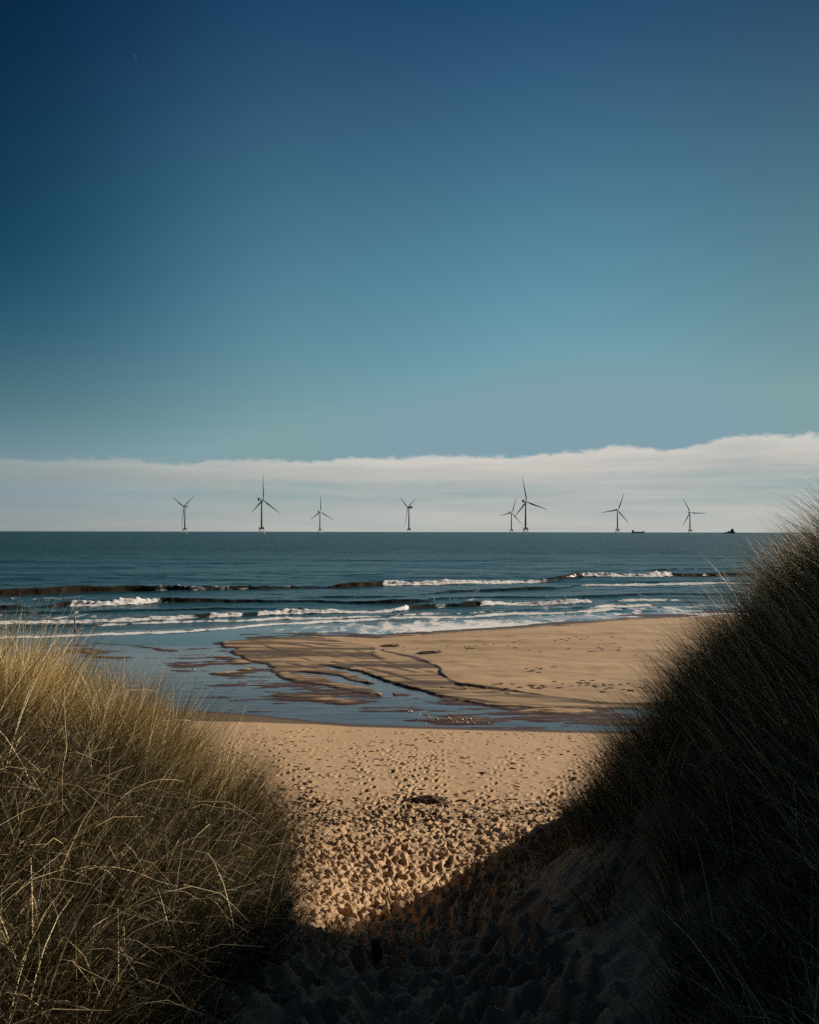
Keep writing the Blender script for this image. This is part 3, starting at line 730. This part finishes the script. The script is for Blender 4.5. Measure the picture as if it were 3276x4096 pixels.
# ------------------------------------------------------------------ seaweed heaps
def weed_heap(px, py, w, d, h, n, label, y0=5):
    p = on_ground(px, py, y0)
    bm = bmesh.new()
    r = bmesh.ops.create_uvsphere(bm, u_segments=36, v_segments=14, radius=1)
    for v in r['verts']:
        k = 1 + .22 * math.sin(5 * v.co.x + 1.3) * math.cos(4 * v.co.y) + random.uniform(-.12, .12)
        ht = .72 + .28 * math.sin(3.1 * v.co.x + .8)
        v.co = Vector((v.co.x * w * k, v.co.y * d * k, max(-.02, v.co.z * h * k * ht)))
    for _ in range(n):                                        # frayed strands
        a = random.uniform(0, 2 * math.pi); q = random.uniform(.2, 1.05)
        x, y = w * q * math.cos(a), d * q * math.sin(a); z = h * math.sqrt(max(0, 1 - min(1, q * q))) * .8
        pts = []; dx, dy, dz = random.gauss(0, .5), random.gauss(0, .4), random.uniform(.1, .7)
        L = random.uniform(.05, .16) * (w / .42) ** .5
        for i in range(4):
            t = i / 3
            pts.append((x + dx * L * t, y + dy * L * t, max(.0, z + L * (dz * t - .8 * t * t))))
        bm_path(bm, pts, [.006, .006, .005, .003], 4)
    o = bm_obj('seaweed_heap', bm, M_WEED, smooth=True); o.location = p
    tag(o, label, 'seaweed', 'heaps of washed up seaweed')
weed_heap(1715, 3204, .38, .20, .105, 620, 'brown rounded heap of dried seaweed on the near sand, biggest of the heaps')
weed_heap(1560, 2585, .60, .40, .10, 160, 'flat dark seaweed heap on the far beach, left of its twin', 30)
weed_heap(1722, 2611, .68, .40, .10, 160, 'flat dark seaweed heap on the far beach, nearer and right of its twin', 30)

# ------------------------------------------------------------------ wooden posts
def leaning_post():
    p = on_ground(307, 2543, 30, 62)
    bm = bmesh.new()
    L = 1.25; tx = -(307 - 297) / F * p.y
    pts, rad = [], []
    for i in range(9):
        t = i / 8
        pts.append((tx * t * 1.0 + .015 * math.sin(9 * t), 0, -.35 + (L + .35) * t)); rad.append(.075 - .03 * t + random.uniform(-.008, .008))
    bm_path(bm, pts, rad, 9)
    o = bm_obj('wooden_post', bm, M_WOOD, smooth=True); o.location = p
    tag(o, 'thin brown wooden post leaning left at the edge of the surf', 'post')
leaning_post()
def stump():
    p = on_ground(1512, 3832, 3, 12)
    bm = bmesh.new()
    vs = bm_box(bm, (0, 0, -.04), (.06, .06, .34))
    bmesh.ops.bevel(bm, geom=bm.edges[:], offset=.010, segments=2, affect='EDGES')
    bmesh.ops.subdivide_edges(bm, edges=bm.edges[:], cuts=2, use_grid_fill=True)
    for v in bm.verts:
        v.co += Vector((random.gauss(0, .0025), random.gauss(0, .0025), random.gauss(0, .005) if v.co.z > .2 else 0))
    o = bm_obj('post_stump', bm, M_BLACKWOOD, smooth=True); o.location = p; o.rotation_euler = (.08, -.13, .4)
    tag(o, 'short black stump of a post in the shaded path between the dunes', 'post')
stump()

# ------------------------------------------------------------------ foam clots on the stream
def foam_clots():
    px = [(1622,2851),(1636,2846),(1644,2845),(1679,2856),(1671,2872),(1714,2862),(1722,2869),(1750,2883),(1704,2891),(1793,2872),(1802,2881),(1815,2890),(1826,2891),(1851,2882),(1864,2879),(1884,2880),(1869,2893),(1896,2894),(1955,2893),(776,2669)]
    me = None
    for i, (a, b) in enumerate(px):
        x, y = ground_pt(a, b, .31)
        if me is None:
            bm = bmesh.new()
            r = bmesh.ops.create_icosphere(bm, subdivisions=3, radius=1)
            for v in r['verts']:
                k = 1 + .25 * math.sin(4.1 * v.co.x + 1) * math.cos(3.7 * v.co.y) + random.uniform(-.08, .08)
                v.co = Vector((v.co.x * .085 * k, v.co.y * .05 * k, max(0, v.co.z) * .05 * k))
            o = bm_obj('foam_clot', bm, M_FOAM, smooth=True); me = o
        else:
            o = me.copy(); COL.objects.link(o)
        o.location = (x, y, float(max(ws(y), gz(x, y)[0]))); o.rotation_euler = (0, 0, i * 1.3)
        s = random.uniform(.5, .95); o.scale = (s, s, s * .7)
        tag(o, 'small clot of white foam lying on the shallow stream', 'foam', 'clots of foam on the stream')
foam_clots()

# ------------------------------------------------------------------ single long stalks standing out of the left grass
def stalk(base, pts_px, y0, label, r=.0032, col=STRAW * 1.25):
    """a long stalk through photo pixels, lying in a vertical plane at its own distance"""
    P = []
    n = len(pts_px)
    for i, (a, b) in enumerate(pts_px):
        Y = y0[0] + (y0[1] - y0[0]) * i / (n - 1)
        ra, rb = ray(a, b); P.append(Vector((ra * Y, Y, CAMZ + rb * Y)))
    Q = []
    for i in range(n - 1):
        p0, p1, p2, p3 = P[max(i - 1, 0)], P[i], P[i + 1], P[min(i + 2, n - 1)]
        for k in range(6):
            t = k / 6
            Q.append(.5 * ((2 * p1) + (-p0 + p2) * t + (2 * p0 - 5 * p1 + 4 * p2 - p3) * t * t + (-p0 + 3 * p1 - 3 * p2 + p3) * t ** 3))
    Q.append(P[-1])
    bm = bmesh.new(); m = len(Q)
    org = Q[0].copy()
    bm_path(bm, [q - org for q in Q], [r * (1 - .6 * i / (m - 1)) for i in range(m)], 6)
    o = bm_obj('grass_stalk', bm, M_STALK, smooth=True); o.location = org
    tag(o, label, 'grass stalk', 'long single stalks in the left dune grass')
M_STALK = simple_mat('dry_stalk', (.50, .38, .20), .5, .2, 20)
stalk(0, [(258,3330),(250,3200),(252,3080),(268,2990),(262,2900),(258,2760)], (4.4, 4.8), 'long upright pale stalk standing alone in front of the left dune grass')
stalk(0, [(290,3510),(350,3480),(440,3470),(540,3490),(630,3525),(712,3548)], (3.7, 4.1), 'thick pale stalk arching low over the grass near the bottom left', .0036)
stalk(0, [(480,3200),(540,3155),(620,3125),(690,3120),(740,3130)], (4.8, 5.2), 'pale stalk arching to the right halfway down the left dune')
stalk(0, [(410,2830),(460,2790),(520,2765),(580,2762),(630,2768)], (5.4, 5.7), 'bent pale stalk among the upright straw at the dune top, curling right')
stalk(0, [(500,2990),(560,2930),(640,2890),(720,2882),(765,2884)], (5.2, 5.5), 'pale stalk bowing towards the stream over the dark grass')
stalk(0, [(500,3970),(560,3925),(630,3905),(710,3897)], (3.2, 3.4), 'short pale stalk bowing right in the lowest left grass')

# ------------------------------------------------------------------ wind turbines
HUB, RAD = 105.0, 82.0
def turbine_parts():
    root = empty('wind_turbine', (0, 0, 0))
    bm = bmesh.new()                                           # lattice jacket
    top, bot = 6.2, 9.5
    cs = [(-1, -1), (1, -1), (1, 1), (-1, 1)]
    for (a, b) in cs:
        bm_tube(bm, (a * bot, b * bot, -4), (a * top, b * top, 14.5), .6, .5)
    for k in range(4):
        a, b = cs[k], cs[(k + 1) % 4]
        bm_tube(bm, (a[0] * bot, a[1] * bot, -2), (b[0] * top, b[1] * top, 14), .28, .28, 6)
        bm_tube(bm, (b[0] * bot, b[1] * bot, -2), (a[0] * top, a[1] * top, 14), .28, .28, 6)
    bm_obj('jacket', bm, M_CREAM, root)
    bm = bmesh.new()
    bm_box(bm, (0, 0, 16.2), (15, 15, 3.2))
    for (a, b) in cs: bm_box(bm, (a * 7.2, b * 7.2, 18.6), (.3, .3, 1.6))
    for s in (-1, 1):
        bm_box(bm, (0, s * 7.2, 19.4), (14.7, .2, .2)); bm_box(bm, (s * 7.2, 0, 19.4), (.2, 14.3, .2))
    pl = bm_obj('platform', bm, M_STEEL, root)
    bm = bmesh.new()
    bm_tube(bm, (-6, -4, 17.8), (-6, -4, 22), .4); bm_tube(bm, (-6, -4, 21.6), (-11, -6, 20.2), .3, .2)
    bm_obj('crane', bm, M_STEEL, root)
    bm = bmesh.new(); bm_box(bm, (5.6, -4.5, 20.3), (2.4, 2.4, 4.8)); bm_obj('equipment_cabin', bm, M_STEEL, root)
    bm = bmesh.new(); bm_tube(bm, (0, 0, 17.5), (0, 0, 27), 3.45, 3.35, 24)
    bm_obj('transition_piece', bm, M_YELLOW, root, True)
    bm = bmesh.new(); bm_tube(bm, (0, 0, 27), (0, 0, HUB - 2.5), 3.3, 2.1, 24)
    bm_tube(bm, (0, 0, 39), (0, 0, 39.8), 3.9, 3.9, 24)
    bm_obj('tower', bm, M_PAINT, root, False)
    # nacelle: local +Y is the rotor axis
    bm = bmesh.new()
    bm_box(bm, (0, -5.5, 1), (7.5, 18, 7.5))
    bmesh.ops.bevel(bm, geom=bm.edges[:], offset=1.0, segments=2, affect='EDGES')
    bm_box(bm, (0, -12.2, 5.6), (8, 7, .4))
    for s in (-1, 1): bm_box(bm, (s * 3.8, -12.2, 6.3), (.2, 7, 1))
    bm_obj('nacelle', bm, M_PAINT, root)
    bm = bmesh.new()
    r = bmesh.ops.create_uvsphere(bm, u_segments=20, v_segments=12, radius=1)
    for v in r['verts']: v.co = Vector((v.co.x * 2.9, v.co.y * 3.4, v.co.z * 2.9))
    bm_obj('hub', bm, M_PAINT, root, True)
    # blade along +Z
    bm = bmesh.new(); rings = []
    st = [(0, 2.2, 2.2, 0), (4, 2.3, 2.2, 0), (10, 3.9, 1.6, .3), (18, 5.4, 1.1, .5), (30, 4.6, .8, .4), (45, 3.4, .5, .3), (60, 2.5, .35, .1), (74, 1.6, .22, 0), (82, .5, .1, 0)]
    for (zz, ch, th, off) in st:
        pb = 4.5 * (zz / 82) ** 2
        rings.append([bm.verts.new((ch * .5 * math.cos(2 * math.pi * k / 10) + off * ch * .4, pb + th * .5 * math.sin(2 * math.pi * k / 10), zz)) for k in range(10)])
    for i in range(len(rings) - 1):
        for k in range(10): bm.faces.new((rings[i][k], rings[i][(k + 1) % 10], rings[i + 1][(k + 1) % 10], rings[i + 1][k]))
    bm.faces.new(rings[0][::-1]); bm.faces.new(rings[-1])
    bl = bm_obj('blade', bm, M_PAINT, root, True)
    for _ in range(2):
        c = bl.copy(); COL.objects.link(c); c.parent = root
    return root

def copy_tree(root):
    r = root.copy(); COL.objects.link(r)
    for ch in list(root.children):
        c = ch.copy(); COL.objects.link(c); c.parent = r
    return r

def pose(root, px, dist, phi, psi, toward):
    root.location = ((px - CX) / F * dist, dist, 0)
    root.rotation_euler = (0, 0, 0)
    s = -1 if toward else 1
    axis = Vector((s * math.sin(psi), s * math.cos(psi), 0)); r = Vector((math.cos(psi), -math.sin(psi), 0))
    up = Vector((0, 0, 1))
    hubp = Vector((0, 0, HUB)) + axis * 6.5
    yaw = Matrix((( r.x * s, axis.x, 0), (r.y * s, axis.y, 0), (0, 0, 1))).to_4x4()      # local +Y = axis
    tl = math.radians(6)                                       # the rotor leans back a little
    axt = (axis * math.cos(tl) + up * math.sin(tl)).normalized(); upt = (up * math.cos(tl) - axis * math.sin(tl)).normalized()
    k = 0
    for c in root.children:
        n = c.name.split('.')[0]
        if n == 'nacelle': c.matrix_local = Matrix.Translation((0, 0, HUB)) @ yaw
        elif n == 'hub': c.matrix_local = Matrix.Translation(hubp) @ yaw
        elif n == 'blade':
            ph = phi + k * 2 * math.pi / 3; k += 1
            z = upt * math.cos(ph) + r * math.sin(ph); x = (r * math.cos(ph) - upt * math.sin(ph)) * s
            M = Matrix(((x.x, axt.x, z.x), (x.y, axt.y, z.y), (x.z, axt.z, z.z))).to_4x4()
            c.matrix_local = Matrix.Translation(hubp) @ M

TURB = [ # px, dist, phi, psi, toward, label
 (740, 3225, 58, 38, True, 'leftmost wind turbine, two blades raised in a wide V, hub facing left'),
 (1047, 2527, 1.5, 42, False, 'tall near wind turbine with one blade straight up, in the left half'),
 (1280, 4000, .7, 30, False, 'small far wind turbine, one blade straight up, beside the tall left one'),
 (1636, 3295, 63, 61, True, 'lone wind turbine in mid sea, blades in a narrow Y, one hanging down'),
 (2046, 4134, 19.7, 37, False, 'small far wind turbine close behind the tall right one, blade tips crossing'),
 (2102.6, 2630, -10.2, 47, False, 'tall near wind turbine of the close pair, top blade tilted left'),
 (2470, 3606, 22.6, 36, False, 'wind turbine just left of the pale ship, top blade tilted right'),
 (2760, 4059, -26.3, 40, False, 'rightmost wind turbine, between the two ships, one blade level to the right'),
]
proto = turbine_parts()
for i, (px, dist, phi, psi, tw, lab) in enumerate(TURB):
    r = proto if i == 0 else copy_tree(proto)
    pose(r, px, dist, math.radians(phi), math.radians(psi), tw)
    tag(r, lab, 'wind turbine', 'offshore wind turbines on the horizon')

# ------------------------------------------------------------------ ships
def hull(bm, L, B, H, sheer, rake):
    """hull along X, bow at +X"""
    n = 24; rings = []
    for i in range(n + 1):
        t = i / n; x = -L / 2 + L * t
        w = B / 2 * (1 - max(0, (t - .72) / .28) ** 2.2) * (1 - .25 * max(0, (.08 - t) / .08))
        w = max(w, .15)
        hb = H + sheer * max(0, (t - .7) / .3) ** 1.4
        xr = x + rake * max(0, (t - .8) / .2)
        rings.append([bm.verts.new(p) for p in [(x, -w * .8, -2.5), (xr, -w, hb), (xr, w, hb), (x, w * .8, -2.5)]])
    for i in range(n):
        for k in range(4): bm.faces.new((rings[i][k], rings[i][(k + 1) % 4], rings[i + 1][(k + 1) % 4], rings[i + 1][k]))
    bm.faces.new(rings[0]); bm.faces.new(rings[-1][::-1])

def cargo_ship():
    D = 6500
    r = empty('cargo_ship', ((2552 - CX) / F * D, D, 0))
    bm = bmesh.new(); hull(bm, 98, 15, 11.5, 6, 3)
    bm_obj('hull', bm, M_HULL, r)
    bm = bmesh.new()
    bm_box(bm, (-41, 0, 14.5), (15, 13, 7)); bm_box(bm, (-40, 0, 19.5), (10, 12, 4)); bm_box(bm, (-39, 0, 22.3), (6, 14, 2))
    bm_obj('superstructure', bm, M_SUPER, r)
    bm = bmesh.new(); bm_tube(bm, (-44, 0, 20), (-44.5, 0, 27), 1.8, 1.5); bm_obj('funnel', bm, M_HULL, r)
    bm = bmesh.new()
    bm_tube(bm, (47, 0, 16), (47, 0, 23), .5); bm_obj('mast', bm, M_SUPER, r)
    bm = bmesh.new(); bm_tube(bm, (-38, 0, 23), (-38, 0, 28), .4); bm_obj('mast', bm, M_SUPER, r)
    tag(r, 'pale red cargo ship lying flat on the horizon, bridge at its left end', 'ship', 'ships on the horizon')
def supply_ship():
    D = 5500
    r = empty('supply_ship', ((2914 - CX) / F * D, D, 0))
    bm = bmesh.new(); hull(bm, 86, 18, 4.5, 8, 3); bm_obj('hull', bm, M_DARKHULL, r)
    bm = bmesh.new()
    bm_box(bm, (22, 0, 12), (24, 16, 12)); bm_box(bm, (25, 0, 20.5), (17, 15, 5)); bm_box(bm, (26, 0, 25.5), (12, 17, 5)); bm_box(bm, (25.5, 0, 29.4), (8, 9, 3))
    bm_obj('superstructure', bm, M_DARKHULL, r)
    bm = bmesh.new()
    bm_box(bm, (4, 0, 9.5), (14, 14, 8)); bm_box(bm, (-9, 0, 7.6), (13, 14, 5)); bm_box(bm, (-22, 0, 6.2), (12, 13, 3.2)); bm_box(bm, (1, 4, 14.5), (6, 4, 3))
    bm_obj('deck_cargo', bm, M_DARKHULL, r)
    bm = bmesh.new(); bm_tube(bm, (24, 0, 30), (24, 0, 37), .8, .4); bm_obj('mast', bm, M_DARKHULL, r)
    bm = bmesh.new(); bm_tube(bm, (28, 3, 26), (28, 3, 34), .5, .3); bm_obj('mast', bm, M_DARKHULL, r)
    tag(r, 'dark supply ship with a high wheelhouse forward and low stern, right of the turbines', 'ship', 'ships on the horizon')
cargo_ship(); supply_ship()

# ------------------------------------------------------------------ moon and vapour trail
def sky_pt(px, py, D):
    ra, rb = ray(px, py); d = Vector((ra, 1, rb)).normalized(); return d * D + Vector((0, 0, CAMZ))
def emis(name, col, s, alpha):
    t = NT(name); e = t.n('ShaderNodeEmission', i={'Strength': s}); e.inputs[0].default_value = (*col, 1)
    tr = t.n('ShaderNodeBsdfTransparent'); m = t.n('ShaderNodeMixShader', i={0: alpha}); t.set(m, 1, tr.outputs[0]); t.set(m, 2, e.outputs[0])
    return t.out(m.outputs[0])
def mat_vapour():
    t = NT('vapour'); d = t.n('ShaderNodeBsdfDiffuse'); d.inputs[0].default_value = (.9, .9, .9, 1)
    l = t.n('ShaderNodeBsdfTranslucent'); l.inputs[0].default_value = (.9, .9, .9, 1)
    m = t.n('ShaderNodeMixShader', i={0: .6}); t.set(m, 1, d.outputs[0]); t.set(m, 2, l.outputs[0])
    return t.out(m.outputs[0])
def moon():
    D = 80000; R = D * 15.5 / F
    bm = bmesh.new(); nv, nu = 24, 8
    view = -sky_pt(524, 228, 1).normalized(); right = Vector((1, 0, 0)); right = (right - view * right.dot(view)).normalized()
    up = view.cross(right).normalized()
    if up.z < 0: up = -up
    right2 = (right * .99 - up * .10).normalized(); up2 = (up * .99 + right * .10).normalized()
    g = []
    for i in range(nv + 1):
        th = math.pi * i / nv; row = []
        for j in range(nu + 1):
            ph = math.radians(3 + 30 * j / nu)          # lit sliver of the sphere
            row.append(bm.verts.new(R * (up2 * math.cos(th) + math.sin(th) * (right2 * math.cos(ph) + view * math.sin(ph)))))
        g.append(row)
    for i in range(nv):
        for j in range(nu):
            try: bm.faces.new((g[i][j], g[i][j + 1], g[i + 1][j + 1], g[i + 1][j]))
            except ValueError: pass
    bmesh.ops.remove_doubles(bm, verts=bm.verts[:], dist=.5)
    o = bm_obj('moon', bm, emis('moonlight', (.35, .48, .6), .22, .2)); o.location = sky_pt(524, 228, D)
    tag(o, 'faint thin crescent moon high in the dark blue sky', 'moon')
def trail():
    D = 60000
    a, b = sky_pt(2024, 1702.5, D), sky_pt(2063, 1695, D)
    bm = bmesh.new(); pts = [(b - a) * (i / 8) for i in range(9)]; w = 1.3 / F * D
    bm_path(bm, pts, [w * k for k in (.25, .6, .9, 1, 1, .9, .8, .6, .3)], 10)
    o = bm_obj('vapour_trail', bm, mat_vapour(), smooth=True); o.location = a
    tag(o, 'short thin white vapour trail slanting in the sky above the cloud bank', 'vapour trail')
moon(); trail()

# ------------------------------------------------------------------ world
def world():
    w = bpy.data.worlds.new('World'); sc.world = w; w.use_nodes = True
    t = NT('', world=w)
    sky = t.n('ShaderNodeTexSky', sky_type='NISHITA'); sky.sun_disc = False
    sky.sun_elevation = SUN_EL; sky.sun_rotation = SUN_AZ; sky.altitude = 0
    sky.air_density = 1.0; sky.dust_density = .6; sky.ozone_density = 2.5
    tc = t.n('ShaderNodeTexCoord').outputs['Generated']
    sp = t.n('ShaderNodeSeparateXYZ'); t.set(sp, 0, tc); X, Y, Z = sp.outputs
    hl = t.math('SQRT', t.math('ADD', t.math('MULTIPLY', X, X), t.math('MULTIPLY', Y, Y)))
    el = t.math('DIVIDE', Z, t.math('MAXIMUM', hl, .0001)); az = t.math('ARCTAN2', X, Y)
    # clear-sky colour: deepen the blue channel by channel, sides dimmed in place of lens falloff
    sc3 = t.n('ShaderNodeSeparateXYZ'); t.set(sc3, 0, sky.outputs[0])
    K = SKY_STR * 2 ** EXPO
    def lin(x, m, c): return t.math('ADD', t.math('MULTIPLY', x, m), c)
    s1 = t.sstep(el, .22, .75); s2 = t.math('MULTIPLY', lin(el, 1.0, -.10), 1 / .6, clamp=True)
    up = t.sstep(el, .75, 1.7)  # overhead sky, out of view, shaped to darken the fill in shade
    ratio = [t.math('ADD', lin(s2, -.74, .84), t.math('MULTIPLY', up, .10)), t.math('ADD', lin(s1, -.60, .95), t.math('MULTIPLY', up, -.10)), t.math('ADD', lin(s1, -.32, .81), t.math('MULTIPLY', up, -.16))]
    sL = t.sstep(az, -.12, -.55); sR = t.sstep(az, .10, .60); eL = t.sstep(el, -.10, .36)
    side_f = t.math('MULTIPLY', lin(sR, -.47, 1.0), lin(t.math('MULTIPLY', sL, eL), -.64, 1.0))
    sE2 = t.math('MULTIPLY', sL, t.sstep(el, .0, .36)); extra = [lin(sE2, -.66, 1.0), lin(sE2, -.20, 1.0), lin(sE2, .08, 1.0)]; cap = (.215, .345, .405)
    ch = []
    for k in range(3):
        L = t.math('MULTIPLY', t.math('MULTIPLY', sc3.outputs[k], ratio[k]), t.math('MULTIPLY', side_f, extra[k]))
        ch.append(t.math('MINIMUM', L, cap[k] / K))
    ch[2] = t.math('MAXIMUM', ch[2], t.math('MULTIPLY', ch[1], lin(sL, .12, 1.07)))
    cb = t.n('ShaderNodeCombineXYZ')
    for k in range(3): t.set(cb, k, ch[k])
    col = cb.outputs[0]
    # cloud bank along the horizon
    cv = t.n('ShaderNodeCombineXYZ'); t.set(cv, 0, t.math('MULTIPLY', az, 1.0)); t.set(cv, 1, el)
    v = cv.outputs[0]
    n_edge = t.noise(t.mapping(v, (9, 14, 1)), 1.0, 6, .55)
    n_fine = t.noise(t.mapping(v, (60, 130, 1)), 1.0, 6, .65)
    n_band = t.noise(t.mapping(v, (3.0, 62, 1), (0, 0, -.02)), 1.0, 5, .55)
    bumpc = t.math('MULTIPLY', t.math('SUBTRACT', 1.0, t.sstep(t.math('ABSOLUTE', t.math('SUBTRACT', az, .40)), .0, .10)), .009)
    topl = t.math('ADD', t.math('ADD', t.math('ADD', bumpc, .0925), t.math('MULTIPLY', az, .026)), t.math('ADD', t.math('MULTIPLY', t.math('SUBTRACT', n_edge, .5), .028), t.math('MULTIPLY', t.math('SUBTRACT', n_fine, .5), .013)))
    below = t.math('SUBTRACT', topl, el)
    m = t.sstep(below, -.0015, .005)
    thin = t.math('SUBTRACT', 1.0, t.math('MULTIPLY', t.sstep(below, .018, .042), t.math('ADD', lin(t.sstep(az, -.25, .3), -.20, .58), t.math('MULTIPLY', t.math('SUBTRACT', n_band, .5), 1.5), clamp=True)), clamp=True)
    side = t.sstep(az, -.62, .08)
    dens = t.math('MULTIPLY', m, t.math('MULTIPLY', thin, t.math('ADD', .80, t.math('MULTIPLY', side, .20))), clamp=True)
    low = t.math('MULTIPLY', t.math('SUBTRACT', 1.0, t.sstep(el, .015, .07)), t.math('ADD', .80, t.math('MULTIPLY', t.math('SUBTRACT', n_band, .5), .5)), clamp=True)
    dens = t.math('MAXIMUM', dens, low)
    ccol = t.mix(side, CLOUD_L, CLOUD_R)
    shade_n = t.noise(t.mapping(v, (4.5, 75, 1)), 1.0, 6, .6)
    ccol = t.mix(1.0, ccol, t.mix(shade_n, (.72, .77, .82), (1.20, 1.17, 1.14)), 'MULTIPLY')
    rim = t.math('ADD', 1.0, t.math('MULTIPLY', t.math('SUBTRACT', 1.0, t.sstep(below, .0, .022)), .14))
    rm = t.n('ShaderNodeCombineXYZ', i={0: rim, 1: rim, 2: rim}); ccol = t.mix(1.0, ccol, rm.outputs[0], 'MULTIPLY')
    wisp = t.math('MULTIPLY', t.sstep(t.noise(t.mapping(v, (5, 80, 1), (0, 0, .03)), 1.0, 6, .62), .56, .72), t.math('MULTIPLY', t.sstep(el, .02, .05), t.math('SUBTRACT', 1.0, t.sstep(below, .012, -.004))))
    dens = t.math('MAXIMUM', dens, t.math('MULTIPLY', wisp, .9))
    col = t.mix(dens, col, ccol)
    bg = t.n('ShaderNodeBackground', i={'Strength': SKY_STR}); t.set(bg, 0, col)
    o = t.n('ShaderNodeOutputWorld'); t.nt.links.new(bg.outputs[0], o.inputs[0])
SKY_STR = 0.06
CLOUD_L = (3.0, 3.6, 3.6); CLOUD_R = (6.6, 6.35, 5.85)
world()

sun = bpy.data.lights.new('sun', 'SUN'); sun.energy = 5.0; sun.angle = math.radians(.5); sun.color = (1, .86, .70)
so = bpy.data.objects.new('sun', sun); COL.objects.link(so)
sd = Vector((math.sin(SUN_AZ) * math.cos(SUN_EL), math.cos(SUN_AZ) * math.cos(SUN_EL), math.sin(SUN_EL)))
so.rotation_euler = sd.to_track_quat('Z', 'Y').to_euler(); so.location = sd * 60

# ------------------------------------------------------------------ camera
cam = bpy.data.cameras.new('camera'); co = bpy.data.objects.new('camera', cam); COL.objects.link(co)
cam.sensor_fit = 'VERTICAL'; cam.sensor_height = 36.0; cam.lens = F / 4096 * 36.0
cam.clip_start = .05; cam.clip_end = 200000
co.location = (0, 0, CAMZ)
co.rotation_euler = (Matrix.Rotation(math.pi / 2 + PITCH, 4, 'X') @ Matrix.Rotation(math.radians(.10), 4, 'Z')).to_euler()
sc.camera = co

sc.view_settings.view_transform = 'Standard'; sc.view_settings.look = 'None'
sc.view_settings.exposure = EXPO; sc.view_settings.gamma = 1.0
sc.cycles.use_denoising = False
sc.cycles.max_bounces = 6; sc.cycles.diffuse_bounces = 3; sc.cycles.transparent_max_bounces = 12
sc.cycles.sample_clamp_indirect = 4.0
sc.cycles.caustics_reflective = False; sc.cycles.caustics_refractive = False
